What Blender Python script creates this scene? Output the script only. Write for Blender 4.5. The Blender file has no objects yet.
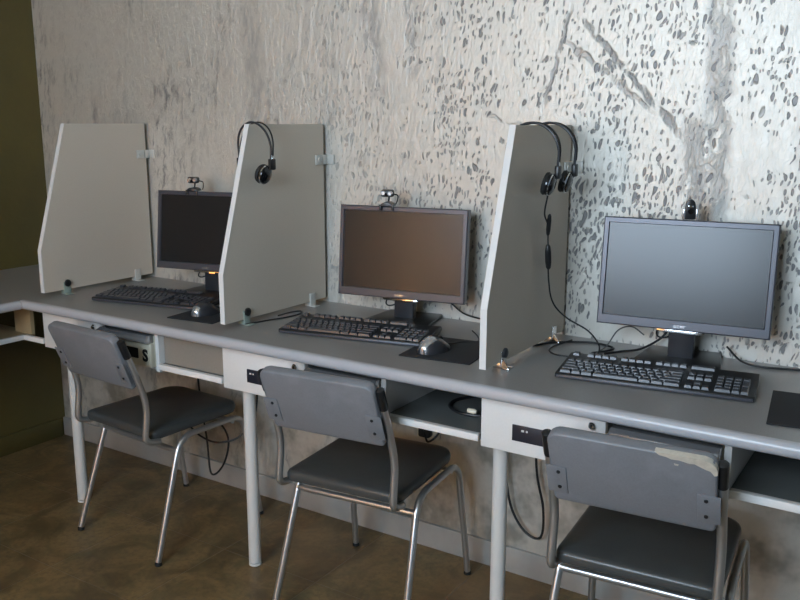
import bpy, bmesh, math, random
from mathutils import Vector, Matrix
random.seed(7)
scn = bpy.context.scene
COL = scn.collection
PI = math.pi

# ------------------------------------------------------------------ materials
class N:
    """tiny helper around a node tree"""
    def __init__(s, name):
        s.m = bpy.data.materials.new(name); s.m.use_nodes = True
        s.t = s.m.node_tree; s.b = s.t.nodes['Principled BSDF']
    def n(s, typ, **kw):
        nd = s.t.nodes.new(typ)
        for k, v in kw.items():
            if k.startswith('i_'):
                k = k[2:]; nd.inputs[int(k) if k.isdigit() else k.replace('_', ' ')].default_value = v
            else: setattr(nd, k, v)
        return nd
    def l(s, a, b): s.t.links.new(a, b)
    def put(s, sock, v):
        if isinstance(v, (int, float, tuple, list)): sock.default_value = v
        else: s.l(v, sock)
    def m_(s, op, a, b=None, c=None, clamp=False):
        nd = s.t.nodes.new('ShaderNodeMath'); nd.operation = op; nd.use_clamp = clamp
        s.put(nd.inputs[0], a)
        if b is not None: s.put(nd.inputs[1], b)
        if c is not None: s.put(nd.inputs[2], c)
        return nd.outputs[0]
    def sm(s, x, lo, hi):
        nd = s.t.nodes.new('ShaderNodeMapRange'); nd.interpolation_type = 'SMOOTHSTEP'
        s.put(nd.inputs[0], x); s.put(nd.inputs[1], lo); s.put(nd.inputs[2], hi)
        nd.inputs[3].default_value = 0; nd.inputs[4].default_value = 1
        return nd.outputs[0]
    def mix(s, f, a, b):
        nd = s.t.nodes.new('ShaderNodeMix'); nd.data_type = 'RGBA'
        s.put(nd.inputs[0], f); s.put(nd.inputs[6], a if not isinstance(a, tuple) else a+(1,)*(4-len(a)))
        s.put(nd.inputs[7], b if not isinstance(b, tuple) else b+(1,)*(4-len(b)))
        return nd.outputs[2]
    def noise(s, vec, scale, detail=2, rough=.5, dist=0):
        nd = s.n('ShaderNodeTexNoise'); s.l(vec, nd.inputs['Vector'])
        nd.inputs['Scale'].default_value = scale; nd.inputs['Detail'].default_value = detail
        nd.inputs['Roughness'].default_value = rough; nd.inputs['Distortion'].default_value = dist
        return nd
    def obj(s): return s.n('ShaderNodeTexCoord').outputs['Object']
    def comb(s, x, y, z):
        nd = s.n('ShaderNodeCombineXYZ')
        for i, v in enumerate((x, y, z)): s.put(nd.inputs[i], v)
        return nd.outputs[0]
    def bump(s, h, strength, dist):
        nd = s.n('ShaderNodeBump'); nd.inputs['Strength'].default_value = strength
        nd.inputs['Distance'].default_value = dist; s.l(h, nd.inputs['Height'])
        s.l(nd.outputs[0], s.b.inputs['Normal'])

def simple(name, col, rough=.5, metal=0., spec=.5, grain=0., gscale=200., bump=0., coat=0.):
    k = N(name); b = k.b
    b.inputs['Roughness'].default_value = rough; b.inputs['Metallic'].default_value = metal
    b.inputs['Specular IOR Level'].default_value = spec
    b.inputs['Coat Weight'].default_value = coat
    nz = k.noise(k.obj(), gscale, 3, .6)
    g = max(grain, .03)
    lo = tuple(c*(1-g) for c in col); hi = tuple(min(1, c*(1+g)) for c in col)
    k.l(k.mix(nz.outputs[0], lo, hi), b.inputs['Base Color'])
    if bump: k.bump(nz.outputs[0], bump, .002)
    return k.m

M = {}
M['laminate'] = simple('grey_laminate', (.235, .228, .22), .36, grain=.22, gscale=420)
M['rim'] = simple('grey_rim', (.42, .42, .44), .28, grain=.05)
M['panel'] = simple('white_board', (.76, .74, .71), .42, grain=.04)
M['board'] = simple('grey_board', (.56, .50, .42), .5, grain=.10, gscale=350)
M['edge'] = simple('pale_edge_band', (.72, .71, .69), .4)
M['shelf'] = simple('grey_shelf', (.135, .14, .132), .45, grain=.1, gscale=300)
M['wood'] = simple('pale_wood', (.42, .31, .17), .5, grain=.2, gscale=14)
M['leg'] = simple('grey_painted_tube', (.66, .65, .62), .33, .0)
M['steel'] = simple('satin_steel', (.55, .55, .55), .30, .85)
M['chrome'] = simple('chrome', (.80, .80, .80), .12, 1)
M['black'] = simple('black_plastic', (.012, .012, .013), .38)
M['blackgloss'] = simple('gloss_black', (.008, .008, .009), .12)
M['darkgrey'] = simple('charcoal_plastic', (.030, .031, .036), .36)
M['bezel'] = simple('grey_bezel', (.085, .085, .10), .34, .3)
M['key'] = simple('key_plastic', (.040, .042, .050), .30, spec=.7)
M['rubber'] = simple('black_rubber', (.010, .010, .010), .7)
M['cloth'] = simple('mat_cloth', (.012, .012, .014), .85, grain=.3, gscale=600)
M['silver'] = simple('silver_plastic', (.55, .55, .56), .22, .7)
M['ivory'] = simple('ivory_plastic', (.74, .69, .55), .4)
M['teal'] = simple('pale_teal_plastic', (.26, .31, .27), .45)
M['clear'] = simple('milky_plastic', (.55, .54, .50), .3)
M['hole'] = simple('dark_hole', (.006, .006, .006), .8)
M['socketblue'] = simple('dark_socket', (.016, .018, .028), .4)
M['cable'] = simple('black_cable', (.012, .012, .013), .45)
M['greycable'] = simple('grey_cable', (.10, .10, .10), .5)
M['foam'] = simple('worn_foam', (.52, .47, .39), .8, grain=.25, gscale=80)
M['frame'] = simple('window_frame_white', (.7, .7, .68), .4)
M['ceiling'] = simple('ceiling_paint', (.52, .46, .34), .8)  # warm tint chosen for its bounce; ceiling stays out of view
M['sidewall'] = simple('plain_plaster', (.36, .29, .19), .8)  # warm tone of the unseen front wall, chosen for its bounce
M['niche'] = simple('brown_grey_board', (.25, .225, .19), .5, grain=.12, gscale=250)
M['coolwall'] = simple('pale_blue_bounce_wall', (.40, .47, .56), .8)  # pale blue assumed for the unseen right wall to bounce cool light
M['base'] = simple('baseboard_paint', (.36, .34, .31), .5, grain=.1, gscale=30)

def vinyl(name, col, wear):
    k = N(name); o = k.obj()
    n1 = k.noise(o, 260, 3, .6); n2 = k.noise(o, 9, 4, .6)
    c = k.mix(n1.outputs[0], tuple(x*.86 for x in col), tuple(x*1.14 for x in col))
    c2 = k.mix(k.sm(n2.outputs[0], .45, .75), c, tuple(min(1, x*1.25) for x in col))
    k.l(c2, k.b.inputs['Base Color'])
    k.b.inputs['Roughness'].default_value = wear
    k.bump(n1.outputs[0], .25, .0015)
    return k.m
M['seatvinyl'] = vinyl('dark_grey_vinyl', (.058, .060, .058), .30)
M['backvinyl'] = vinyl('grey_vinyl', (.18, .186, .20), .42)

k = N('led_amber'); k.b.inputs['Base Color'].default_value = (.9, .4, .1, 1)
k.b.inputs['Emission Color'].default_value = (1, .42, .12, 1); k.b.inputs['Emission Strength'].default_value = 1.6
M['led'] = k.m
k = N('screen_panel'); k.b.inputs['Base Color'].default_value = (.016, .016, .017, 1)
k.b.inputs['Roughness'].default_value = .27; k.b.inputs['Specular IOR Level'].default_value = .52
M['screen'] = k.m

# ---- scratched plaster wall (wall lies in the x/z plane)
def plaster():
    k = N('textured_silver_plaster'); o = k.obj()
    sep = k.n('ShaderNodeSeparateXYZ'); k.l(o, sep.inputs[0])
    x, z = sep.outputs[0], sep.outputs[2]
    wob = k.noise(o, 24, 1.5, .5)
    wx = k.m_('MULTIPLY', k.m_('SUBTRACT', wob.outputs[0], .5), .028)
    wsep = k.n('ShaderNodeSeparateColor'); k.l(wob.outputs['Color'], wsep.inputs[0])
    wz = k.m_('MULTIPLY', k.m_('SUBTRACT', wsep.outputs[1], .5), .040)
    xs = k.m_('ADD', k.m_('SUBTRACT', x, k.m_('MULTIPLY', z, .12)), wx)
    zs = k.m_('ADD', z, wz)
    low = k.noise(o, 2.6, 3, .62); low2 = k.noise(o, 6.5, 2, .5, .6)
    right = k.sm(x, -.35, .75)
    def blobs(sx, sz, rmin, rvar, thr_off):
        v = k.n('ShaderNodeTexVoronoi'); v.voronoi_dimensions = '2D'; v.feature = 'F1'
        v.inputs['Scale'].default_value = 1.0; v.inputs['Randomness'].default_value = .95
        k.l(k.comb(k.m_('MULTIPLY', xs, sx), k.m_('MULTIPLY', zs, sz), 0), v.inputs['Vector'])
        cs = k.n('ShaderNodeSeparateColor'); k.l(v.outputs['Color'], cs.inputs[0])
        rad = k.m_('ADD', k.m_('MULTIPLY', cs.outputs[0], rvar), rmin)
        dens = k.m_('ADD', k.m_('MULTIPLY', low.outputs[0], 4.4), k.m_('ADD', k.m_('MULTIPLY', low2.outputs[0], .7), thr_off))
        on = k.sm(k.m_('SUBTRACT', dens, cs.outputs[1]), -.04, .06)
        return k.m_('MULTIPLY', on, k.m_('SUBTRACT', 1., k.sm(v.outputs['Distance'], k.m_('MULTIPLY', rad, .75), rad)))
    A = blobs(64, 27, .14, .22, -2.20)
    B = blobs(108, 44, .16, .22, -2.20)
    marks = k.m_('MULTIPLY', k.m_('MAXIMUM', A, k.m_('MULTIPLY', B, .75)), k.m_('MULTIPLY', k.sm(z, .50, .82), k.m_('ADD', .12, k.m_('MULTIPLY', right, .78))))
    # bark-like streaks on the left stretch
    st = k.n('ShaderNodeTexNoise'); st.inputs['Scale'].default_value = 1; st.inputs['Detail'].default_value = 5; st.inputs['Roughness'].default_value = .68
    k.l(k.comb(k.m_('MULTIPLY', xs, 42), k.m_('MULTIPLY', zs, 13), 0), st.inputs['Vector'])
    patch = k.n('ShaderNodeTexNoise'); patch.inputs['Scale'].default_value = 1; patch.inputs['Detail'].default_value = 3
    k.l(k.comb(k.m_('MULTIPLY', x, 7.5), k.m_('MULTIPLY', z, 2.2), 3.7), patch.inputs['Vector'])
    left = k.m_('SUBTRACT', 1., k.m_('MULTIPLY', right, .9))
    streak = k.m_('MULTIPLY', k.m_('MULTIPLY', k.sm(st.outputs[0], .46, .68), k.sm(patch.outputs[0], .44, .66)), left)
    # fine scratches everywhere
    sc = k.n('ShaderNodeTexNoise'); sc.inputs['Scale'].default_value = 1; sc.inputs['Detail'].default_value = 4; sc.inputs['Roughness'].default_value = .7
    k.l(k.comb(k.m_('MULTIPLY', xs, 120), k.m_('MULTIPLY', zs, 26), 9.), sc.inputs['Vector'])
    scr = k.m_('MULTIPLY', k.sm(sc.outputs[0], .57, .74), k.sm(low2.outputs[0], .45, .7))
    def smear(px, pz, qx, qz, w, amt):
        dx, dz = qx-px, qz-pz; L = math.hypot(dx, dz); ux, uz = dx/L, dz/L
        ax = k.m_('SUBTRACT', k.m_('ADD', x, wx), px); az = k.m_('SUBTRACT', zs, pz)
        t = k.m_('ADD', k.m_('MULTIPLY', ax, ux), k.m_('MULTIPLY', az, uz))
        d = k.m_('ABSOLUTE', k.m_('SUBTRACT', k.m_('MULTIPLY', ax, uz), k.m_('MULTIPLY', az, ux)))
        inr = k.m_('MULTIPLY', k.sm(t, -.04, .04), k.m_('SUBTRACT', 1., k.sm(t, L-.04, L+.04)))
        return k.m_('MULTIPLY', k.m_('MULTIPLY', k.m_('SUBTRACT', 1., k.sm(d, w*.25, w)), inr),
                    k.m_('MULTIPLY', k.sm(st.outputs[0], .36, .60), amt))
    S = None
    for a in ((1.165, 1.75, 1.195, 1.08, .045, .55), (1.13, 1.33, 1.15, 1.05, .05, .55), (.83, 1.58, 1.10, 1.29, .012, .75), (.80, 1.52, 1.02, 1.35, .010, .6),
              (.80, 1.60, .74, 1.37, .008, .7), (.57, 1.34, .70, 1.30, .006, .5), (.15, 1.75, .20, 1.40, .05, .45), (-.30, 1.7, -.27, 1.2, .06, .35),
              (-1.10, 1.42, -1.09, 1.25, .025, .6), (.30, 1.75, .33, 1.45, .03, .5), (1.42, 1.6, 1.40, 1.2, .04, .4)):
        q = smear(*a); S = q if S is None else k.m_('MAXIMUM', S, q)
    # mottled stains low on the wall, strengthened to darken it there
    stain = k.m_('MULTIPLY', k.sm(k.noise(o, 5.0, 4, .65).outputs[0], .44, .66), k.m_('SUBTRACT', 1., k.sm(z, .42, .74)))
    base = k.mix(low.outputs[0], (.64, .605, .535), (.76, .725, .655))
    tone = k.mix(k.noise(o, 34, 3, .6).outputs[0], (.48, .455, .405), (.80, .77, .71))
    base = k.mix(.35, base, tone)
    c = k.mix(k.m_('MULTIPLY', streak, .8), base, (.20, .195, .19))
    c = k.mix(k.m_('MULTIPLY', scr, .35), c, (.30, .30, .30))
    c = k.mix(S, c, (.24, .24, .245))
    c = k.mix(k.m_('MULTIPLY', marks, .95), c, (.155, .155, .16))
    c = k.mix(k.m_('MULTIPLY', stain, .70), c, (.19, .185, .15))
    k.l(c, k.b.inputs['Base Color'])
    k.b.inputs['Roughness'].default_value = .50; k.b.inputs['Metallic'].default_value = .5
    h = k.m_('SUBTRACT', k.m_('ADD', k.m_('MULTIPLY', st.outputs[0], k.m_('ADD', .10, k.m_('MULTIPLY', left, .65))), k.m_('MULTIPLY', sc.outputs[0], .25)), k.m_('MULTIPLY', k.m_('MAXIMUM', marks, S), .55))
    k.bump(h, .8, .008)
    return k.m
M['plaster'] = plaster()

def olive():
    k = N('dark_olive_wall'); o = k.obj()
    n1 = k.noise(o, 3, 5, .65); n2 = k.noise(o, 40, 4, .6)
    c = k.mix(n1.outputs[0], (.050, .040, .008), (.125, .098, .020))
    k.l(k.mix(k.m_('MULTIPLY', n2.outputs[0], .4), c, (.07, .055, .02)), k.b.inputs['Base Color'])
    k.b.inputs['Roughness'].default_value = .6; k.bump(n2.outputs[0], .4, .004)
    return k.m
M['olive'] = olive()

def tiles():
    k = N('slate_floor_tile'); o = k.obj()
    sep = k.n('ShaderNodeSeparateXYZ'); k.l(o, sep.inputs[0])
    n1 = k.noise(o, 5.5, 6, .62, 1.2); n2 = k.noise(o, 14, 5, .65, .6); n3 = k.noise(o, 2.2, 3, .5)
    c = k.mix(k.sm(n1.outputs[0], .35, .66), (.112, .074, .033), (.245, .165, .072))
    n4 = k.noise(o, 55, 4, .65)
    c = k.mix(k.m_('MULTIPLY', k.sm(n2.outputs[0], .50, .72), .6), c, (.125, .11, .05))
    c = k.mix(k.m_('MULTIPLY', k.sm(n4.outputs[0], .42, .72), .55), c, (.085, .060, .034))
    c = k.mix(k.m_('MULTIPLY', k.sm(n3.outputs[0], .50, .70), .5), c, (.22, .125, .055))
    def grid(v, off):
        f = k.m_('ABSOLUTE', k.m_('SUBTRACT', k.m_('FRACT', k.m_('ADD', k.m_('DIVIDE', v, .365), off)), .5))
        return k.sm(f, .5-.008, .5-.003)
    g = k.m_('MAXIMUM', grid(sep.outputs[0], .37), grid(sep.outputs[1], 20.02+.006))
    c = k.mix(k.m_('MULTIPLY', g, .5), c, (.17, .13, .085))
    k.l(c, k.b.inputs['Base Color'])
    k.b.inputs['Roughness'].default_value = .42
    k.bump(k.m_('SUBTRACT', k.m_('MULTIPLY', n2.outputs[0], .6), g), .35, .003)
    return k.m
M['tile'] = tiles()

k = N('brown_curtain_cloth')
k.b.inputs['Base Color'].default_value = (.38, .26, .15, 1); k.b.inputs['Roughness'].default_value = .9
tr = k.n('ShaderNodeBsdfTranslucent'); tr.inputs[0].default_value = (.98, .66, .36, 1)
mx = k.n('ShaderNodeMixShader'); mx.inputs[0].default_value = .85
out = k.t.nodes['Material Output']; k.l(k.b.outputs[0], mx.inputs[1]); k.l(tr.outputs[0], mx.inputs[2]); k.l(mx.outputs[0], out.inputs[0])
M['curtain'] = k.m

# ------------------------------------------------------------------ mesh helpers
class MB:
    def __init__(s): s.bm = bmesh.new()
    def box(s, c, d, bev=0., rot=None, seg=2):
        b = bmesh.new(); bmesh.ops.create_cube(b, size=1)
        for v in b.verts: v.co = Vector((v.co.x*d[0], v.co.y*d[1], v.co.z*d[2]))
        if bev: bmesh.ops.bevel(b, geom=b.edges[:], offset=bev, segments=seg, affect='EDGES', profile=.5)
        mat = Matrix.Translation(c)
        if rot is not None: mat = mat @ rot
        bmesh.ops.transform(b, matrix=mat, verts=b.verts[:]); s.merge(b); return s
    def merge(s, b):
        m = bpy.data.meshes.new('t'); b.to_mesh(m); b.free(); s.bm.from_mesh(m); bpy.data.meshes.remove(m)
    def prism(s, poly, h0, h1, axis='z', bev=0.):
        """poly in the plane perpendicular to axis; x: (y,z)  y: (x,z)  z: (x,y)"""
        f = {'z': lambda p, h: (p[0], p[1], h), 'x': lambda p, h: (h, p[0], p[1]), 'y': lambda p, h: (p[0], h, p[1])}[axis]
        b = bmesh.new()
        lo = [b.verts.new(f(p, h0)) for p in poly]; hi = [b.verts.new(f(p, h1)) for p in poly]
        n = len(poly)
        b.faces.new(lo); b.faces.new(hi[::-1])
        for i in range(n): b.faces.new((lo[i], hi[i], hi[(i+1) % n], lo[(i+1) % n]))
        bmesh.ops.recalc_face_normals(b, faces=b.faces[:])
        if bev: bmesh.ops.bevel(b, geom=b.edges[:], offset=bev, segments=2, affect='EDGES', profile=.5)
        s.merge(b); return s
    def tube(s, pts, r, n=10, cap=True):
        pts = [Vector(p) for p in pts]; rs = r if isinstance(r, (list, tuple)) else [r]*len(pts)
        b = s.bm; rings = []; up = None
        for i, p in enumerate(pts):
            a = pts[max(i-1, 0)]; c = pts[min(i+1, len(pts)-1)]; t = (c-a).normalized()
            if up is None:
                up = Vector((0, 0, 1)) if abs(t.z) < .9 else Vector((1, 0, 0))
            up = (up - t*up.dot(t)).normalized(); w = t.cross(up)
            rings.append([b.verts.new(p + (up*math.cos(2*PI*j/n) + w*math.sin(2*PI*j/n))*rs[i]) for j in range(n)])
        for i in range(len(rings)-1):
            for j in range(n):
                b.faces.new((rings[i][j], rings[i+1][j], rings[i+1][(j+1) % n], rings[i][(j+1) % n]))
        if cap: b.faces.new(rings[0]); b.faces.new(rings[-1][::-1])
        return s
    def lathe(s, prof, c=(0, 0, 0), axis='z', n=20):
        """prof: (radius, height) list"""
        b = s.bm; rings = []
        f = {'z': lambda u, v, h: (u, v, h), 'x': lambda u, v, h: (h, u, v), 'y': lambda u, v, h: (u, h, v)}[axis]
        for r, h in prof:
            rings.append([b.verts.new(Vector(c)+Vector(f(r*math.cos(2*PI*j/n), r*math.sin(2*PI*j/n), h))) for j in range(n)])
        for i in range(len(rings)-1):
            for j in range(n): b.faces.new((rings[i][j], rings[i+1][j], rings[i+1][(j+1) % n], rings[i][(j+1) % n]))
        b.faces.new(rings[0]); b.faces.new(rings[-1]); return s
    def build(s, name, mat, parent=None, smooth=True, ang=35, loc=None):
        bmesh.ops.recalc_face_normals(s.bm, faces=s.bm.faces[:])
        me = bpy.data.meshes.new(name); s.bm.to_mesh(me); s.bm.free()
        me.materials.append(mat if not isinstance(mat, str) else M[mat])
        if smooth:
            for p in me.polygons: p.use_smooth = True
            me.set_sharp_from_angle(angle=math.radians(ang))
        o = bpy.data.objects.new(name, me); COL.objects.link(o)
        if parent is not None: o.parent = parent
        if loc is not None: o.location = loc
        return o

def fillet(pts, r, n=6):
    pts = [Vector(p) for p in pts]; out = [pts[0]]
    for a, b, c in zip(pts, pts[1:], pts[2:]):
        d1, d2 = (a-b), (c-b); q = min(r, d1.length*.48, d2.length*.48)
        p1 = b+d1.normalized()*q; p2 = b+d2.normalized()*q
        for i in range(n+1):
            t = i/n; out.append(p1*(1-t)**2 + b*2*t*(1-t) + p2*t*t)
    out.append(pts[-1]); return out
def spline(pts, n=8):
    pts = [Vector(p) for p in pts]; P = [pts[0]*2-pts[1]]+pts+[pts[-1]*2-pts[-2]]; out = []
    for i in range(1, len(P)-2):
        for j in range(n):
            t = j/n; a, b, c, d = P[i-1:i+3]
            out.append(.5*((2*b)+(c-a)*t+(2*a-5*b+4*c-d)*t*t+(3*b-a-3*c+d)*t**3))
    out.append(pts[-1]); return out
def tag(o, label, cat, group=None):
    o['label'] = label; o['category'] = cat
    if group: o['group'] = group
    return o
def thing(name, loc, rz=0., label=None, cat=None, group=None):
    o = bpy.data.objects.new(name, None); o.empty_display_size = .05; COL.objects.link(o)
    o.location = loc; o.rotation_euler = (0, 0, rz)
    if label: tag(o, label, cat, group)
    return o
def copy_tree(o, parent=None):
    c = o.copy(); COL.objects.link(c)
    if parent is not None: c.parent = parent
    for ch in list(o.children): copy_tree(ch, c)
    return c
def struct(o):
    o['kind'] = 'structure'; return o
def text_mesh(body, size, depth, bold=0.):
    cu = bpy.data.curves.new('t', 'FONT'); cu.body = body; cu.size = size; cu.extrude = depth
    cu.offset = bold; cu.align_x = 'CENTER'; cu.align_y = 'CENTER'; cu.resolution_u = 3
    ob = bpy.data.objects.new('t', cu); COL.objects.link(ob)
    me = bpy.data.meshes.new_from_object(ob.evaluated_get(bpy.context.evaluated_depsgraph_get()))
    bpy.data.objects.remove(ob); return me
def text_obj(name, body, size, mat, parent, loc, bold=0., rx=PI/2, depth=.0006, sx=1.):
    me = text_mesh(body, size, depth, bold); me.name = name; me.materials.clear(); me.materials.append(M[mat])
    me.transform(Matrix.Translation(loc) @ Matrix.Rotation(rx, 4, 'X') @ Matrix.Diagonal((sx, 1, 1, 1)))
    o = bpy.data.objects.new(name, me); COL.objects.link(o); o.parent = parent; return o

# ------------------------------------------------------------------ calibrated layout
S = .8152                                   # bay width
PX = (-S, 0., S)                            # partition planes
YF = -.5486                                 # front edge of the worktop
XL, XR, YB, ZC = -1.434, 3.3, -3.1, 2.75    # room

# ------------------------------------------------------------------ room shell
struct(MB().box((.93, -1.55, -.03), (5.0, 3.4, .06)).build('floor', 'tile', smooth=False))
struct(MB().box((.93, -1.55, ZC+.03), (5.0, 3.4, .06)).build('ceiling', 'ceiling', smooth=False))
struct(MB().box(((XL+XR)/2, .06, ZC/2), (XR-XL, .12, ZC)).build('wall_back', 'plaster', smooth=False))
struct(MB().box((XL-.06, YB/2, ZC/2), (.12, -YB+.24, ZC)).build('wall_left', 'olive', smooth=False))
struct(MB().box((XR+.06, YB/2, ZC/2), (.12, -YB+.24, ZC)).build('wall_right', 'coolwall', smooth=False))
WX0, WX1, WZ0, WZ1 = .18, 1.55, 1.08, 2.40        # window
DX0, DX1, DZ1 = -.52, .08, 2.40                   # glazed balcony door left of it
wf = MB()
wf.box(((XL+DX0)/2, YB-.06, ZC/2), (DX0-XL, .12, ZC)).box(((DX1+WX0)/2, YB-.06, ZC/2), (WX0-DX1, .12, ZC)).box(((XR+WX1)/2, YB-.06, ZC/2), (XR-WX1, .12, ZC))
wf.box(((WX0+WX1)/2, YB-.06, WZ0/2), (WX1-WX0, .12, WZ0)).box(((WX0+WX1)/2, YB-.06, (WZ1+ZC)/2), (WX1-WX0, .12, ZC-WZ1)).box(((DX0+DX1)/2, YB-.06, (DZ1+ZC)/2), (DX1-DX0, .12, ZC-DZ1))
struct(wf.build('wall_front', 'sidewall', smooth=False))
def frame(name, x0, x1, z0, z1, nx):
    m = MB()
    for zz in (z0+.03, z1-.03): m.box(((x0+x1)/2, YB-.05, zz), (x1-x0, .06, .06), .004)
    for i in range(nx+1): m.box((x0+.03+i*(x1-x0-.06)/nx, YB-.05, (z0+z1)/2), (.05, .06, z1-z0-.12), .004)
    return struct(m.build(name, 'frame'))
frame('window_1', WX0, WX1, WZ0, WZ1, 2)
frame('door_1', DX0, DX1, .02, DZ1, 2)
struct(MB().box(((XL+XR)/2, -.006, .04), (XR-XL-.001, .012, .08), .003).build('baseboard_back', 'base'))
struct(MB().box((XL+.006, -1.56, .04), (.012, 3.07, .08), .003).build('baseboard_left', 'olive'))
# curtain drawn over the left half of the window
cb = bmesh.new(); prev = None
for i in range(201):
    u = i/200; xx = -.58+u*.74; yy = YB+.07+.045*math.sin(u*30)+.015*math.sin(u*14+1)
    a = cb.verts.new((xx, yy, .06)); b = cb.verts.new((xx, yy*.999, 2.50))
    if prev: cb.faces.new((prev[0], a, b, prev[1]))
    prev = (a, b)
ct = MB(); ct.bm.free(); ct.bm = cb
ctn = ct.build('curtain', 'curtain')
tag(ctn, 'brown translucent curtain hanging over the glazed door behind the camera', 'curtain')
sol = ctn.modifiers.new('thick', 'SOLIDIFY'); sol.thickness = .003
MB().tube([(-.75, YB+.06, 2.51), (.28, YB+.06, 2.51)], .012).build('curtain_rail', 'steel', ctn)

# ------------------------------------------------------------------ worktops
def nose(y0, y1, z0, z1, r, n=6):
    """profile (y,z) of a slab whose front (y0) is rounded"""
    zc = (z0+z1)/2; h = (z1-z0)/2
    pts = [(y1, z1)]
    for i in range(n+1):
        a = PI/2+PI*i/n; pts.append((y0+r+r*math.cos(a), zc+h*math.sin(a)))
    pts.append((y1, z0)); return pts
wt = thing('worktop', (0, YF, .72), 0, 'long grey laminate worktop running under all three partitions along the textured wall', 'desk top')
ZL = .72
MB().prism([(YF+.02-YF, .7215-ZL), (YF+.02-YF, .75-ZL), (-.001-YF, .75-ZL), (-.001-YF, .7215-ZL)], XL+.001, 1.80, 'x').build('board', 'laminate', wt, smooth=False)
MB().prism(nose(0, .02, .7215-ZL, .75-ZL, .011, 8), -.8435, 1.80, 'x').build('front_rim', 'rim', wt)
lw = thing('worktop', (-.835, -1.5, .72), 0, 'dark far worktop turning the corner along the olive wall at left', 'desk top')
MB().prism([(-.009, YF+.0195+1.5), (XL+.002+.835, YF+.0195+1.5), (XL+.002+.835, -2.3+1.5), (-.009, -2.3+1.5)], .7215-ZL, .75-ZL, 'z').build('board', 'laminate', lw, smooth=False)
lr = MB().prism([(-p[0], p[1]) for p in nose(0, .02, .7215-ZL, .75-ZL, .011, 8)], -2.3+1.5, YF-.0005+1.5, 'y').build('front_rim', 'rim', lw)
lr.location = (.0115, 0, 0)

# ------------------------------------------------------------------ under-desk units
UL = ('white desk unit with square socket plate, behind the leftmost chair and holding the silver computer',
      'white desk unit with socket plate behind the middle chair, under the middle monitor',
      'white desk unit with socket plate behind the rightmost chair, under the right monitor')
def desk_unit(i):
    x0 = PX[i]
    u = thing('desk_unit', (x0, -.3, 0), 0, UL[i], 'desk unit', 'desk units under the worktop')
    yb = .3                                     # local y = world + .3
    zt = .7205
    # front panel with a rectangular socket cut-out left of centre
    a0, a1, z0 = .0055, .30, .5866
    fy = -.487+yb
    f = MB()
    f.box(((a0+a1)/2, fy+.008, (z0+zt)/2), (a1-a0, .016, zt-z0), .0015)
    f.build('front_panel', 'panel', u)
    sp = MB().box((.128, fy-.001, .637), (.060 if i < 2 else .085, .004, .038), .001).build('socket_plate', 'socketblue', u)
    MB().box((.112, fy-.0035, .645), (.006, .002, .004)).box((.122, fy-.0035, .645), (.004, .002, .004)).build('socket_mark', 'edge', sp)
    lk = MB().lathe([(.001, 0), (.0075, 0), (.0085, .003), (.0085, .008), (.006, .011), (.001, .011)], (.272, fy, .690), 'y', 16)
    for v in lk.bm.verts: v.co.y = fy-(v.co.y-fy)
    l = lk.build('lock', 'chrome', u)
    MB().box((.272, fy-.0115, .690), (.0015, .002, .008)).build('keyhole', 'hole', l)
    MB().box((.0135, -.25+yb, (z0+zt)/2), (.015, .44, zt-z0)).build('side_panel', 'shelf', u, smooth=False)
    MB().box((.2925, -.25+yb, (z0+zt)/2+.02), (.015, .44, zt-z0-.045)).build('side_panel', 'shelf', u, smooth=False)
    MB().box((.547, -.262+yb, (z0+zt)/2), (.014, .44, zt-z0)).build('divider', 'panel', u, smooth=False)
    # the long shelf with its pale front edge
    MB().box((.6845, -.25+yb, .6035), (.258, .44, .015)).build('shelf', 'shelf', u, smooth=False)
    MB().box((.2805, -.248+yb, .5908), (.515, .44, .0085)).build('bottom_board', 'panel', u, smooth=False)
    MB().box((.6845, -.479+yb, .6035), (.257, .016, .0165), .001).build('shelf_edge', 'panel', u)
    if i == 0:
        MB().box((.6845, -.456+yb, (.6115+zt)/2), (.257, .012, zt-.6115)).build('back_panel', 'niche', u, smooth=False)
    else:
        MB().box((.6845, -.06+yb, (.6115+zt)/2), (.257, .012, zt-.6115)).build('back_panel', 'shelf', u, smooth=False)
    lg = MB().tube([(.012, -.3916+yb, .012), (.012, -.3916+yb, .5866)], .0186, 24).build('leg', 'leg', u)
    MB().lathe([(.018, 0), (.0192, .001), (.0192, .005), (.0184, .0075)], (.012, -.3916+yb, .001), 'z', 24).build('foot_cap', 'leg', lg)
    return u
for i in range(3): desk_unit(i)
cu = thing('desk_unit', (-.95, -1.2, 0), 0, 'dark corner shelf unit with pale wood upright, under the worktop at far left', 'desk unit')
MB().box((-.215, .2335, .6035), (.46, 1.06, .015)).build('shelf', 'wood', cu, smooth=False)
MB().box((.022, .190, .6035), (.014, 1.052, .0165), .001).build('shelf_edge', 'panel', cu)
MB().box((.0815, .718, .6035), (.105, .014, .0165), .001).build('shelf_edge', 'panel', cu)
MB().box((-.005, .740, .660), (.090, .014, .098)).build('upright', 'wood', cu, smooth=False)
MB().box((-.435, .22, .6655), (.014, 1.04, .108)).build('back_panel', 'hole', cu, smooth=False)
for yy in (.55, -.25): MB().tube([(-.38, yy, 0), (-.38, yy, .596)], .0186, 20).build('leg', 'leg', cu)

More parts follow.
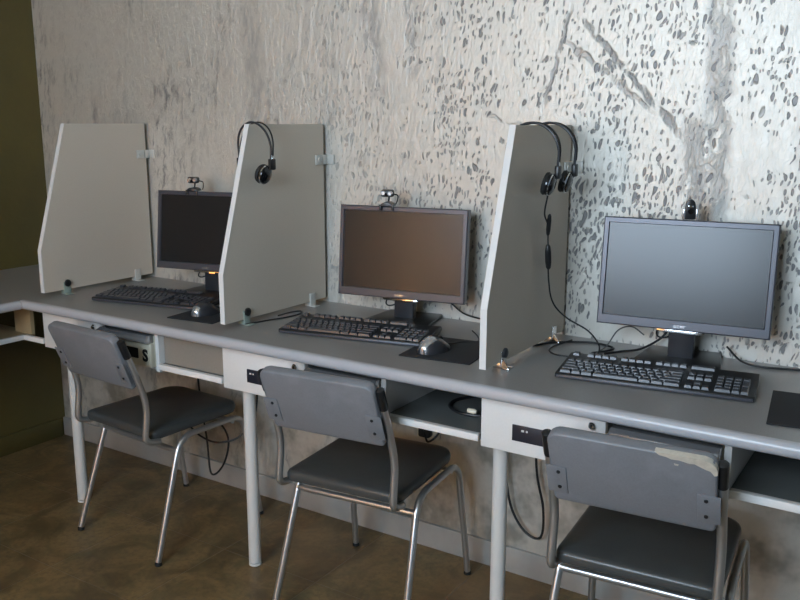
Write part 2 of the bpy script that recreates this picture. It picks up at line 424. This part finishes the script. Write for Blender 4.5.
# ------------------------------------------------------------------ partitions
PL = ('leftmost grey partition board, nothing hanging on it, nearest the dark wall',
      'middle grey partition board with one headset hooked over its top corner',
      'rightmost grey partition board with two headsets hung over its top')
def partition(i):
    p = thing('partition', (PX[i], -.25, .75), 0, PL[i], 'partition', 'desk partitions')
    yb = .25; zb = -.75
    prof = [(-.017+yb, .7662+zb), (-.4735+yb, .7662+zb), (-.4735+yb, .9061+zb), (-.3498+yb, 1.3139+zb), (-.017+yb, 1.3139+zb)]
    MB().prism(prof, -.008, .008, 'x').build('board', 'board', p, smooth=False)
    # pale band along the front edge, dark one along the back
    fr = [(-.4752+yb, .7662+zb), (-.4752+yb, .9064+zb), (-.3510+yb, 1.3145+zb), (-.3494+yb, 1.3145+zb), (-.4730+yb, .9061+zb), (-.4730+yb, .7662+zb)]
    MB().prism(fr, -.0084, .0084, 'x').build('edge_band', 'edge', p, smooth=False)
    MB().box((0, -.0165+yb, 1.04+zb), (.0155, .002, .5475)).build('back_edge', 'darkgrey', p, smooth=False)
    chrome = i == 2
    for yy, top in ((-.388, True), (-.088, False)):
        m = MB()
        m.box((.020, yy+yb, .002), (.022, .026, .003), .001)
        m.box((.0105, yy+yb, .0225), (.004, .026, .040), .001)
        if chrome: m.prism([(.0125, .0035), (.030, .0035), (.0125, .026)], yy+yb-.012, yy+yb-.009, 'y')
        m.box((0, yy+yb, .0075), (.026, .020, .0145), .001)
        br = m.build('bracket', 'chrome' if chrome else ('teal' if top else 'clear'), p)
        if top:
            MB().lathe([(.001, 0), (.012, 0), (.012, .004), (.009, .006), (.001, .006)], (.0128, yy+yb, .038), 'x', 18).build('knob', 'black' if not chrome else 'darkgrey', br)
    # clip that ties the board to the wall
    m = MB().box((.0115, -.045+yb, 1.206+zb), (.006, .034, .030), .002).box((.0115, -.014+yb, 1.206+zb), (.006, .026, .030), .002).box((.024, -.0035+yb, 1.206+zb), (.030, .005, .030), .002)
    m.lathe([(.001, 0), (.007, 0), (.006, .003), (.001, .0035)], (.0145, -.047+yb, 1.206+zb), 'x', 14)
    m.build('wall_clip', 'clear', p)
    return p
for i in range(3): partition(i)

# ------------------------------------------------------------------ monitors
def monitor(loc, yaw, tilt, zc, label, led=False):
    t = thing('monitor', loc, yaw, label, 'monitor', 'flat monitors along the worktop')
    w, h = .397, .263
    # base: trapezoid slab with softened edges
    bs = MB().prism([(-.105, -.105), (.105, -.105), (.085, .085), (-.085, .085)], 0.0005, .011, 'z', .003).build('base', 'black', t)
    nk = MB().prism([(-.012, .008), (.016, .008), (.022, zc-.12), (.022, zc-.05), (.000, zc-.05), (-.010, zc-.12)], -.030, .030, 'x', .003).build('neck', 'darkgrey', t)
    T = Matrix.Translation((0, -.032, zc)) @ Matrix.Rotation(-tilt, 4, 'X')
    def tr(o):
        o.data.transform(T); return o
    # bezel: four mitred bars round the glass plus shell behind
    bz = bmesh.new(); o_ = (w/2, h/2); i_ = (w/2-.0145, h/2-.0145, h/2-.024)
    outer = [(-o_[0], -o_[1]), (o_[0], -o_[1]), (o_[0], o_[1]), (-o_[0], o_[1])]
    inner = [(-i_[0], -i_[2]), (i_[0], -i_[2]), (i_[0], i_[1]), (-i_[0], i_[1])]
    def ring(pts, y): return [bz.verts.new((p[0], y, p[1])) for p in pts]
    def inset(pts, d): return [(p[0]-math.copysign(d, p[0]), p[1]-math.copysign(d, p[1])) for p in pts]
    R = [ring(outer, .022), ring(outer, .003), ring(inset(outer, .003), .0), ring([(p[0]*1.012, p[1]*1.012) for p in inner], .0), ring(inner, .005)]
    for a, b in zip(R, R[1:]):
        for j in range(4): bz.faces.new((a[j], a[(j+1) % 4], b[(j+1) % 4], b[j]))
    m = MB(); m.bm.free(); m.bm = bz
    bezel = tr(m.build('bezel', 'bezel', t, ang=20))
    tr(MB().box((0, .007, (i_[1]-i_[2])/2), (i_[0]*2+.002, .005, i_[1]+i_[2]+.002)).build('screen', 'screen', t, smooth=False))
    sh = MB().box((0, .017, 0), (w-.001, .012, h-.001), .003)
    sh.prism([(-.16, -.105), (.16, -.105), (.16, .105), (-.16, .105)], .022, .036, 'y', .006)
    sh.box((0, .042, -.01), (.17, .018, .12), .006)
    tr(sh.build('shell', 'black', t))
    # chrome button bar hanging under the bezel
    bar = tr(MB().prism([(-.056, .001), (.046, .001), (.056, -.003), (.046, -.008), (-.053, -.0065)], -.004, .012, 'y', .0012).build('button_bar', 'chrome', t))
    bar.data.transform(Matrix.Translation((0, 0, -h/2-.001)))
    if led:
        tr(MB().box((.028, -.0045, -h/2-.0042), (.022, .002, .0045), .0008).build('power_light', 'led', bar))
    text_obj('maker_mark', 'acer', .0125, 'silver', t, (0, 0, 0), .0002, 0., .0004, 1.35)
    mk = t.children[-1] if t.children[-1].name.startswith('maker_mark') else [c for c in t.children if c.name.startswith('maker_mark')][0]
    mk.data.transform(T @ Matrix.Translation((0, -.0006, -h/2+.0105)) @ Matrix.Rotation(PI/2, 4, 'X'))
    # signal lead looping below the shell on the left
    MB().tube(spline([(-.045, .03, zc-.115), (-.06, .0, zc-.150), (-.045, -.012, zc-.160), (-.02, .0, zc-.150), (-.005, .03, zc-.12)]), .0022, 6).build('lead', 'cable', t)
    return t, T
mon1, _ = monitor((-.403, -.103, .75), .200, .12, .214, 'monitor with switched-off black screen, half hidden behind the middle partition', True)
mon2, _ = monitor((.363, -.098, .75), .153, .09, .204, 'monitor with brown reflection on its screen, left of the right partition')
mon3, _ = monitor((1.159, -.093, .75), .108, .12, .216, 'monitor with bluish grey screen, rightmost on the worktop')

# ------------------------------------------------------------------ webcams
def clip_webcam(loc, yaw, label, grp):
    t = thing('webcam', loc, yaw, label, 'webcam', grp)
    MB().prism([(-.020, .0005), (.020, .0005), (.014, .008), (.006, .012), (-.006, .012), (-.014, .008)], -.024, .016, 'y', .001).box((-.018, -.0195, -.003), (.007, .007, .016), .001).box((.018, -.0195, -.003), (.007, .007, .016), .001).build('clip', 'black', t)
    MB().tube([(0, .002, .010), (.002, .002, .026)], .0028, 8).build('stem', 'black', t)
    bd = MB().box((-.002, .0, .036), (.038, .022, .021), .006).build('body', 'black', t)
    for sx in (-.0115, .0085):
        m = MB().lathe([(.001, -.016), (.0055, -.016), (.0078, -.013), (.0078, -.009), (.001, -.009)], (sx, 0, .0365), 'y', 16)
        m.build('lens_ring', 'silver', t)
    MB().lathe([(.001, -.0165), (.0035, -.0165), (.004, -.0155), (.001, -.0155)], (-.003, 0, .034), 'y', 12).build('lens', 'blackgloss', t)
    MB().tube(spline([(.016, .008, .033), (.024, .016, .028), (.018, .030, .012), (.012, .036, .002)]), .0018, 6).build('lead', 'cable', t)
    return t
def top_of(mon_loc, yaw, tilt, zc, dx):
    p = Matrix.Translation(mon_loc) @ Matrix.Rotation(yaw, 4, 'Z') @ Matrix.Translation((0, -.032, zc)) @ Matrix.Rotation(-tilt, 4, 'X') @ Vector((dx, .013, .1328))
    return tuple(p)
clip_webcam(top_of((-.403, -.103, .75), .200, .12, .214, -.060), .35, 'small black and chrome webcam clipped on the switched-off left monitor', 'clip-on webcams')
clip_webcam(top_of((.363, -.098, .75), .153, .09, .204, -.050), .3, 'small black and chrome webcam clipped on the monitor with brown reflection', 'clip-on webcams')
w3 = thing('webcam', top_of((1.159, -.093, .75), .108, .12, .216, .000), .35, 'upright black arched webcam with silver sides on the rightmost monitor', 'webcam')
MB().prism([(-.012, .0005), (.012, .0005), (.012, .030), (.009, .042), (.004, .047), (-.004, .047), (-.009, .042), (-.012, .030)], -.006, .012, 'y', .002).build('body', 'black', w3)
for sx in (-1, 1): MB().box((sx*.0145, -.004, .0135), (.006, .014, .026), .002).build('side_grip', 'silver', w3)
MB().lathe([(.001, -.010), (.0055, -.010), (.0065, -.0085), (.0065, -.005), (.001, -.005)], (0, 0, .020), 'y', 16).build('lens', 'blackgloss', w3)
MB().box((0, -.0065, .0315), (.013, .003, .005), .0012).build('chrome_badge', 'chrome', w3)

# ------------------------------------------------------------------ keyboards
KP = .0176
def make_keyboard(loc, yaw, label):
    t = thing('keyboard', loc, yaw, label, 'keyboard', 'black keyboards on the worktop')
    hw, hd = .212, .076
    prof = [(-hd, .002), (-hd, .010), (-hd+.004, .0125), (hd-.006, .0245), (hd, .022), (hd, .012), (hd-.03, .004)]
    MB().prism(prof, -hw, hw, 'x', .0012).build('case', 'black', t)
    MB().box((0, -hd-.0005, .0055), (2*hw-.008, .004, .006), .001).build('front_lip', 'bezel', t)
    for sx in (-1, 1): MB().box((sx*.17, hd-.02, .003), (.024, .012, .006), .001).build('foot', 'rubber', t)
    slope = math.atan2(.012, 2*hd-.010)
    def surf(y): return .0125+(y+hd-.004)*math.tan(slope)
    cache = {}
    def key(x, y, wu, hu=1):
        kk = (wu, hu)
        if kk not in cache:
            a = (wu*KP-.0018)/2; b = (hu*KP-.0018)/2
            bm = bmesh.new(); z0, z1 = -.001, .0065; r = []
            for z, q, oy in ((z0, 0, 0), (z1-.001, .0016, .0003), (z1, .0024, .0003)):
                r.append([bm.verts.new((sx*(a-q), sy*(b-q)+oy, z)) for sx, sy in ((-1, -1), (1, -1), (1, 1), (-1, 1))])
            for p, q in zip(r, r[1:]):
                for j in range(4): bm.faces.new((p[j], p[(j+1) % 4], q[(j+1) % 4], q[j]))
            bm.faces.new(r[-1]); bm.faces.new(r[0][::-1])
            m = MB(); m.bm.free(); m.bm = bm
            o = m.build('key', 'key', t, smooth=False); cache[kk] = o.data
        else:
            o = bpy.data.objects.new('key', cache[kk]); COL.objects.link(o); o.parent = t
        o.location = (x, y, surf(y)); o.rotation_euler = (slope, 0, 0)
    x0 = -hw+.008; yr = [-.061+i*KP for i in range(5)]+[.0415+.0165]
    def row(y, x, ws):
        for w_ in ws:
            if w_ > 0: key(x+w_*KP/2, y, w_)
            x += abs(w_)*KP
    row(yr[0], x0, [1.5, 1.25, 1.5, 5.75, 1.5, 1.5, 2])
    row(yr[1], x0, [2.25]+[1]*10+[2.75])
    row(yr[2], x0, [1.75]+[1]*11+[2.25])
    row(yr[3], x0, [1.5]+[1]*12+[1.5])
    row(yr[4], x0, [1]*13+[2])
    row(yr[5], x0, [1, -1]+[1]*4+[-.5]+[1]*4+[-.5]+[1]*4)
    xn = x0+15*KP+.008
    row(yr[0], xn, [1, 1, 1]); row(yr[1], xn, [-1, 1]); row(yr[3], xn, [1]*3); row(yr[4], xn, [1]*3)
    row(yr[5], xn, [3])                       # wide multimedia strip
    xp = xn+3*KP+.008
    row(yr[0], xp, [2, 1]); row(yr[1], xp, [1]*3); row(yr[2], xp, [1]*3); row(yr[3], xp, [1]*3); row(yr[4], xp, [1]*4)
    key(xp+3.5*KP, (yr[0]+yr[1])/2, 1, 2); key(xp+3.5*KP, (yr[2]+yr[3])/2, 1, 2)
    return t
kb = make_keyboard((1.158, -.290, .75), .132, 'black keyboard in front of the rightmost monitor')
for loc, yaw, lab in (((.345, -.300, .75), .19, 'black keyboard in front of the monitor with the brown reflection'),
                      ((-.452, -.300, .75), .19, 'black keyboard in front of the switched-off left monitor')):
    c = copy_tree(kb); c.location = loc; c.rotation_euler = (0, 0, yaw); c['label'] = lab

# ------------------------------------------------------------------ mouse mats and mice
def pad(loc, yaw, w, d, label):
    o = MB().box((0, 0, .0017), (w, d, .003), .0008).build('mouse_mat', 'cloth'); o.location = loc; o.rotation_euler = (0, 0, yaw)
    return tag(o, label, 'mouse mat', 'black mouse mats')
pad((.640, -.315, .75), .12, .19, .215, 'black mouse mat under the silver mouse, left of the right partition')
pad((-.170, -.355, .75), .10, .17, .19, 'black mouse mat left of the middle partition, under a dark mouse')
pad((1.508, -.332, .75), .12, .20, .23, 'black mouse mat right of the rightmost keyboard, at the photo edge')
def mouse(loc, yaw, label, cable, palm='silver'):
    t = thing('computer_mouse', loc, yaw, label, 'mouse', 'wired mice')
    def shell(y0, y1, zs, wscale, z0=0., n=12, mseg=14):
        m = MB(); rings = []
        for i in range(n+1):
            u = i/n; y = y0+(y1-y0)*u
            v = (y+.052)/.104
            hw = .029*wscale*(max(.0, 1-abs(2*v-1)**3.2))**.5*(1-.10*math.cos(v*PI*2))+.002
            hz = (.036*math.sin(min(1, v*1.05+.10)*PI*.93)**.8 if 0 < v*1.05+.10 < 1.07 else .006)*zs+.003
            rings.append([m.bm.verts.new((hw*math.cos(PI*j/mseg), y, z0+hz*max(0, math.sin(PI*j/mseg))**.8)) for j in range(mseg+1)])
        for a, b in zip(rings, rings[1:]):
            for j in range(mseg): m.bm.faces.new((a[j], a[j+1], b[j+1], b[j]))
            m.bm.faces.new((a[0], b[0], b[mseg], a[mseg]))
        m.bm.faces.new(rings[0]); m.bm.faces.new(rings[-1]); return m
    shell(-.051, .051, .98, 1.0).build('body', 'darkgrey', t, ang=60)
    shell(-.052, -.012 if palm == 'silver' else -.038, 1.04, .86, .0006).build('palm_shell', 'silver', t, ang=60)  # on the dark mouse the short silver strip stands in for a highlight
    MB().lathe([(.001, -.003), (.008, -.003), (.009, 0), (.008, .003), (.001, .003)], (0, .026, .024), 'x', 16).build('wheel', 'rubber', t)
    MB().tube(spline([(0, .048, .010)]+cable), .0018, 6).build('lead', 'cable', t)
    return t
mouse((.612, -.350, .7534), -.12, 'silver and black mouse on the mat left of the right partition', [(0, .07, .004), (.005, .11, .002-.0005), (.03, .15, -.0012), (-.005, .20, -.0012), (-.05, .24, -.0012)])
mouse((-.185, -.360, .7534), .10, 'dark mouse with a silver strip as its highlight, on the mat beside the middle partition', [(0, .07, .004), (-.01, .10, .0015), (-.05, .14, -.0012), (-.06, .2, -.0012)], 'dark')

# ------------------------------------------------------------------ headsets
def headset(loc, yaw, label, r=.068, rough='black', swing=0.):
    """hangs from the top of a partition; origin at the inside top of the band"""
    t = thing('headset', loc, yaw, label, 'headphones', 'headsets hung on the partitions')
    for off, rr in ((-.012, .0032), (.012, .0024)):
        pts = []
        for i in range(25):
            a = PI*i/24; pts.append((r*math.cos(a), off*(.35+.65*math.sin(a)), -r+(r+.002)*math.sin(a)+.003))
        pts = [(r*.97, off*.3, -r-.03)]+pts+[(-r*.97, off*.3, -r-.03)]
        MB().tube(spline(pts, 3), rr, 8).build('headband', 'darkgrey' if off < 0 else 'black', t)
    for sx in (-1, 1):
        j = MB().box((sx*r*.97, 0, -r-.042), (.012, .022, .032), .004).build('joint', 'black', t)
        MB().tube([(sx*r*.97, 0, -r-.018), (sx*r*.97, 0, -r-.028)], .0046, 10).build('ferrule', 'chrome', j)
        MB().tube(fillet([(sx*r*.97, -.002, -r-.05), (sx*r*.95, -.010*sx, -r-.056), (sx*(r*.84 if sx > 0 else r*.6), -.016*sx, -r-.066)], .01), .005, 8).build('yoke', 'black', j)
        c = Vector((r*.97-.014, -.018, -r-.070)) if sx > 0 else Vector((-.030, .014, -r-.072))
        R = Matrix.Translation(c) @ Matrix.Rotation(sx*.25, 4, 'Y') @ Matrix.Rotation(.15*sx, 4, 'Z')
        m = MB().lathe([(.001, sx*.013), (.015, sx*.013), (.024, sx*.009), (.0265, sx*.003), (.0265, -sx*.003), (.001, -sx*.003)], (0, 0, 0), 'x', 24)
        cup = m.build('ear_cup', 'blackgloss', t); cup.data.transform(R)
        m = MB().lathe([(.001, -sx*.003), (.026, -sx*.003), (.028, -sx*.007), (.026, -sx*.012), (.014, -sx*.013), (.001, -sx*.010)], (0, 0, 0), 'x', 24)
        q = m.build('ear_pad', 'rubber', cup); q.data.transform(R)
        m = MB().lathe([(.0262, sx*.0025), (.0278, sx*.004), (.0262, sx*.0062)], (0, 0, 0), 'x', 24)
        q = m.build('chrome_ring', 'chrome', cup); q.data.transform(R)
    return t
ZT = 1.3145
headset((0, -.318, ZT), -.10, 'black wire-band headset hooked over the top corner of the middle partition')
h3 = headset((S, -.235, ZT), .0, 'nearer of two black headsets on the right partition, its lead hanging to the worktop')
headset((S, -.130, ZT), .0, 'farther of two black headsets on the right partition, nearest the wall')
# hanging lead of the nearer headset (moves with it): local to its origin
def L3(p): return (p[0]-S, p[1]+.235, p[2]-ZT)
cup = (S+.045, -.215, 1.130)
lead = [L3(p) for p in ((S+.050, -.254, 1.150), (S+.036, -.236, 1.105), (S+.026, -.190, 1.07), (S+.024, -.180, 1.02), (S+.024, -.168, .93), (S+.030, -.150, .87), (S+.060, -.130, .83), (S+.115, -.118, .80), (S+.150, -.130, .770), (S+.158, -.160, .7535), (S+.150, -.185, .7525))]
ld = MB().tube(spline(lead), .0021, 8).build('lead', 'cable', h3)
def bead(p, q, r, name):
    d = Vector(q)-Vector(p); pts = [Vector(p)+d*u for u in (0, .08, .3, .7, .92, 1)]
    MB().tube(pts, [r*.4, r*.8, r, r, .8*r, .4*r], 10).build(name, 'black', ld)
bead(L3((S+.034, -.200, 1.100)), L3((S+.025, -.186, 1.045)), .0058, 'strain_relief')
bead(L3((S+.024, -.181, 1.022)), L3((S+.024, -.172, .958)), .0080, 'volume_control')

# ------------------------------------------------------------------ computer cases on the shelves
def pc_case(x0, w, label, sticker):
    t = thing('computer_case', (x0, -.30, .5953), 0, label, 'computer', 'flat computers in the desk units')
    MB().box((0, .0, .050), (w, .36, .098), .003).build('body', 'ivory', t)
    MB().box((0, -.183, .038), (w, .014, .074), .003).build('front', 'ivory', t)
    prof = [(-.176, .077), (-.190, .077), (-.210, .080), (-.215, .088), (-.211, .096), (-.198, .102), (-.176, .103)]
    MB().prism(prof, -w/2, w/2, 'x', .002).build('brow', 'silver', t)
    MB().box((.030, -.1905, .040), (.050, .004, .032), .001).build('drive_slot', 'hole', t)
    if sticker:
        st = MB().box((.086, -.1905, .036), (.036, .003, .048), .0004).build('sticker', 'ivory', t)
        text_obj('letter', 'S', .050, 'hole', st, (.088, -.1924, .036), .0022)
    return t
pc_case(-.398, .220, 'silver and ivory computer with an S sticker, in the unit behind the leftmost chair', True)
pc_case(PX[1]+.425, .222, 'silver-fronted computer in the unit behind the middle chair', False)
pc_case(PX[2]+.425, .222, 'silver-fronted computer in the unit behind the rightmost chair', False)

# ------------------------------------------------------------------ chairs
def make_chair(loc, yaw, label, worn=False):
    t = thing('chair', loc, yaw, label, 'chair', 'steel-framed grey vinyl chairs')
    ZS = .413
    # seat cushion, rounded plan
    bm = bmesh.new()
    def plan(hw, yb, yf, rb, rf):
        pts = []
        for cx, cy, r, a0 in ((hw-rb, yb+rb, rb, -PI/2), (hw-rf, yf-rf, rf, 0), (-hw+rf, yf-rf, rf, PI/2), (-hw+rb, yb+rb, rb, PI)):
            for i in range(7):
                a = a0+PI/2*i/6; pts.append((cx+r*math.cos(a), cy+r*math.sin(a)))
        return pts
    P = plan(.172, -.190, .172, .022, .055); cen = (0, -.01); R = []
    for sc, z in ((.93, ZS-.030), (.985, ZS-.028), (1., ZS-.020), (1., ZS-.010), (.985, ZS-.003), (.94, ZS), (.80, ZS+.003), (.4, ZS+.005)):
        R.append([bm.verts.new((cen[0]+(p[0]-cen[0])*sc, cen[1]+(p[1]-cen[1])*sc, z)) for p in P])
    n = len(P)
    for a, b in zip(R, R[1:]):
        for j in range(n): bm.faces.new((a[j], a[(j+1) % n], b[(j+1) % n], b[j]))
    bm.faces.new(R[0][::-1]); bm.faces.new(R[-1])
    m = MB(); m.bm.free(); m.bm = bm; m.build('seat', 'seatvinyl', t, ang=50)
    # backrest: padded board leaning back
    lean = math.atan2(.068, .170)
    TB = Matrix.Translation((0, -.262, .642)) @ Matrix.Rotation(lean, 4, 'X')
    bm = bmesh.new(); hw, hh = .162, .090; pts = []
    for cx, cz, r, a0 in ((hw-.012, -hh+.010, .010, -PI/2), (hw-.024, hh-.024, .024, 0), (-hw+.024, hh-.024, .024, PI/2), (-hw+.012, -hh+.010, .010, PI)):
        for i in range(7):
            a = a0+PI/2*i/6; pts.append((cx+r*math.cos(a), cz+r*math.sin(a)))
    R = []; n = len(pts)
    for y, s in ((-.012, .975), (-.011, .99), (-.007, 1.), (.010, 1.), (.016, .985), (.019, .94), (.021, .6)):
        R.append([bm.verts.new((p[0]-math.copysign((1-s)*hw, p[0]), y+.004*(p[0]/hw)**2*0, p[1]-math.copysign((1-s)*hw, p[1]) if abs(p[1]) > (1-s)*hw else p[1]*.3)) for p in pts])
    for a, b in zip(R, R[1:]):
        for j in range(n): bm.faces.new((a[j], a[(j+1) % n], b[(j+1) % n], b[j]))
    bm.faces.new(R[0][::-1]); bm.faces.new(R[-1])
    bmesh.ops.transform(bm, matrix=TB, verts=bm.verts[:])
    m = MB(); m.bm.free(); m.bm = bm; back = m.build('backrest', 'backvinyl', t, ang=50)
    # steel tabs with two screws each on the back face
    for sx in (-1, 1):
        m = MB().box((sx*.148, -.0130, -.030), (.042, .003, .070), .0008); bmesh.ops.transform(m.bm, matrix=TB, verts=m.bm.verts[:])
        tb = m.build('tab', 'backvinyl', t)
        for dz in (-.018, .022):
            m = MB().lathe([(.001, -.0032), (.0036, -.0032), (.0042, 0), (.001, 0)], (sx*.143, -.0135, -.030+dz), 'y', 12)
            bmesh.ops.transform(m.bm, matrix=TB, verts=m.bm.verts[:]); m.build('screw', 'hole', tb)
    # back uprights with black end caps
    for sx in (-1, 1):
        up = [(sx*.170, -.165, ZS-.036), (sx*.170, -.218, ZS-.026), (sx*.169, -.202, .50)]
        b0 = TB @ Vector((sx*.168, .010, -.070)); b1 = TB @ Vector((sx*.168, .010, .014)); b2 = TB @ Vector((sx*.168, .010, .070))
        MB().tube(fillet(up+[tuple(b0), tuple(b1)], .04), .0098, 14).build('back_upright', 'steel', t)
        MB().tube([b1-(b1-b0)*.02, b1, b2, b2+(b2-b1)*.06], [.0106, .0112, .0112, .006], 14).build('end_cap', 'black', t)
    # side frames: rear leg bends forward under the seat and becomes the front leg
    for sx in (-1, 1):
        zf = ZS-.043
        kr = Vector((sx*.180, -.098, zf+.002)); kf = Vector((sx*.178, .165, zf)); fr = Vector((sx*.198, -.218, .012)); ff = Vector((sx*.192, .218, .012))
        pts = fillet([fr, kr, kf, ff], .055, 8); mid = len(pts)//2
        MB().tube(pts[:9], .0095, 14).build('leg', 'steel', t)
        MB().tube(pts[8:-8], .0095, 14).build('seat_rail', 'steel', t)
        MB().tube(pts[-9:], .0095, 14).build('leg', 'steel', t)
        for q in (fr, ff):
            MB().lathe([(.009, 0), (.0108, .001), (.0106, .008), (.0095, .010)], (q.x, q.y, .0008), 'z', 14).build('foot_cap', 'rubber', t)
    for yy, z in ((-.112, ZS-.080), (.120, ZS-.052)):
        cb_ = MB().tube([(-.180, yy, z), (.180, yy, z)], .0085, 12).build('crossbar', 'steel', t)
    if worn:
        m = MB()
        m.prism([(.050, .0912), (.058, .0845), (.072, .0825), (.080, .0790), (.095, .0800), (.112, .0760), (.122, .0772), (.140, .0690), (.150, .0660), (.157, .0560), (.1622, .0590), (.1628, .0680), (.1585, .0790), (.1500, .0875), (.1390, .0912)], -.0127, .0, 'y')
        m.prism([(.085, .0700), (.094, .0690), (.092, .0655), (.086, .0660)], -.0125, -.011, 'y')
        bmesh.ops.transform(m.bm, matrix=TB, verts=m.bm.verts[:])
        w_ = m.build('torn_edge', 'foam', back); w_['label'] = 'torn pale foam showing through the vinyl'
    return t
ch = make_chair((-.413, -.331, 0), -.057, 'leftmost grey vinyl chair, beside the computer with the S sticker')
c2 = copy_tree(ch); c2.location = (.412, -.326, 0); c2.rotation_euler = (0, 0, .098); c2['label'] = 'middle grey vinyl chair, between the two front desk legs'
make_chair((1.191, -.342, 0), .075, 'rightmost grey vinyl chair with torn pale foam on its back edge', True)

# ------------------------------------------------------------------ loose cables
def cable(pts, r, label, mat='cable', name='cable', cat='cable'):
    return tag(MB().tube(spline(pts), r, 8).build(name, mat), label, cat)
zd = .7528
cable([(.800, -.165, zd), (.835, -.105, zd), (.88, -.068, zd), (.93, -.050, zd), (.985, -.075, zd), (.975, -.120, zd), (.955, -.150, zd)], .0027, 'thick black cable on the worktop from the right partition foot to the keyboard')
cable([(.870, -.070, zd+.004), (.850, -.130, zd), (.855, -.185, zd), (.885, -.215, zd), (.930, -.215, zd)], .0022, 'thin black cable loop on the worktop beside the right partition')
cable([(.985, -.140, zd), (1.01, -.100, zd), (1.05, -.060, zd+.004), (1.09, -.030, zd+.03), (1.11, -.022, zd+.06)], .0030, 'black cable rising from the worktop behind the rightmost monitor, left side')
cable([(.965, -.150, zd-.0004), (.975, -.10, zd+.01), (.990, -.06, zd+.045), (1.02, -.045, zd+.055), (1.05, -.035, zd+.035)], .0018, 'thin grey cable arching from the worktop behind the rightmost monitor', 'greycable')
cable([(1.25, -.020, zd+.03), (1.29, -.040, zd+.004), (1.34, -.050, zd), (1.42, -.030, zd), (1.52, -.020, zd)], .0026, 'black cable on the worktop right of the rightmost monitor')
cable([(.47, -.018, zd+.05), (.52, -.020, zd+.022), (.60, -.022, zd+.012), (.70, -.030, zd+.004), (.79, -.030, zd)], .0026, 'black cable along the wall right of the monitor with brown reflection')
cable([(.014, -.400, zd), (.03, -.330, zd), (.05, -.270, zd), (.055, -.21, zd), (.035, -.175, zd), (.018, -.20, zd), (.016, -.26, zd)], .0022, 'thin dark cable loop at the foot of the middle partition')
cable([(.700, -.22, .6158), (.655, -.29, .6158), (.660, -.35, .6158), (.71, -.385, .6158), (.765, -.375, .6158), (.785, -.33, .6158)], .0042, 'black cable loop lying on the shelf behind the middle chair')
MB_ = MB().lathe([(.001, -.012), (.006, -.012), (.007, .004), (.004, .012), (.001, .012)], (.742, -.382, .6255), 'x', 12)
tag(MB_.build('cable_plug', 'ivory'), 'small pale yellow plug beside the cable loop on the open shelf', 'plug')
# under the desk
cable([(-.45, -.16, .583), (-.46, -.14, .40), (-.445, -.13, .22), (-.41, -.15, .11), (-.36, -.14, .15), (-.34, -.13, .24), (-.37, -.14, .30), (-.42, -.15, .27)], .0035, 'black cable loop hanging under the desk behind the leftmost chair')
cable([(-.46, -.19, .285), (-.40, -.195, .262), (-.33, -.19, .255), (-.27, -.15, .275), (-.235, -.11, .34), (-.225, -.10, .45), (-.22, -.10, .592)], .0032, 'black cable sagging under the desk left of the second desk leg')
cable([(.66, -.05, .595), (.665, -.04, .42), (.67, -.035, .33), (.69, -.03, .22), (.735, -.03, .155), (.785, -.03, .15), (.79, -.03, .24), (.765, -.03, .36), (.76, -.035, .595)], .0038, 'black cable looping down the wall right of the third desk leg')
ad = thing('power_adaptor', (-.37, -.14, .470), 0, 'pale green power adaptor hanging under the shelf behind the leftmost chair', 'adaptor')
MB().box((0, 0, .046), (.070, .045, .055), .006).build('body', 'teal', ad)
MB().box((.048, -.003, .053), (.022, .040, .046), .004).build('plug', 'black', ad)
MB().tube(spline([(0, 0, .072), (-.01, .0, .09), (-.006, .0, .109)]), .004, 8).build('lead', 'cable', ad)
sk = thing('power_socket', (.395, -.0005, .375), 0, 'dark power socket on the wall under the shelf behind the middle chair', 'socket')
MB().box((0, -.010, .02), (.075, .02, .060), .005).build('plate', 'ivory', sk)
MB().box((.003, -.034, .022), (.040, .030, .040), .008).build('plug', 'black', sk)
MB().tube(spline([(.005, -.045, .02), (.03, -.06, .0), (.06, -.04, .04), (.06, -.03, .13), (.06, -.04, .202)]), .0035, 8).build('lead', 'cable', sk)

# ------------------------------------------------------------------ daylight
W = bpy.data.worlds.new('daylight'); scn.world = W; W.use_nodes = True
bg = W.node_tree.nodes['Background']; bg.inputs[0].default_value = (.66, .825, 1.0, 1); bg.inputs[1].default_value = 17.5
for nm, x0, x1, z0, z1 in (('window_portal', WX0, WX1, WZ0, WZ1), ('door_portal', DX0, DX1, .02, DZ1)):
    la = bpy.data.lights.new(nm, 'AREA'); la.shape = 'RECTANGLE'; la.size = x1-x0; la.size_y = z1-z0
    la.cycles.is_portal = True
    lo = bpy.data.objects.new(nm, la); COL.objects.link(lo)
    lo.location = ((x0+x1)/2, YB-.13, (z0+z1)/2); lo.rotation_euler = (PI/2, 0, 0)

# ------------------------------------------------------------------ camera
cd = bpy.data.cameras.new('camera'); co = bpy.data.objects.new('camera', cd); COL.objects.link(co)
yaw, pit, rol = .5750, .2046, .0015
yaw, pit = math.atan2(.53245647, .82170507), math.asin(.20320159)
F = Vector((-math.sin(yaw)*math.cos(pit), math.cos(yaw)*math.cos(pit), -math.sin(pit)))
Rv = F.cross(Vector((0, 0, 1))).normalized(); Uv = Rv.cross(F)
c_, s_ = math.cos(rol), math.sin(rol); R2 = Rv*c_+Uv*s_; U2 = Uv*c_-Rv*s_
mw = Matrix((( R2.x, U2.x, -F.x), (R2.y, U2.y, -F.y), (R2.z, U2.z, -F.z))).to_4x4()
mw.translation = Vector((1.6847, -2.1643, 1.3209))
co.matrix_world = mw
cd.sensor_fit = 'HORIZONTAL'; cd.sensor_width = 36; cd.lens = 857.826/800*36; cd.clip_start = .02
scn.camera = co
vs = scn.view_settings; vs.view_transform = 'Standard'; vs.look = 'None'; vs.gamma = 1; vs.use_curve_mapping = False
vs.exposure = 0.0
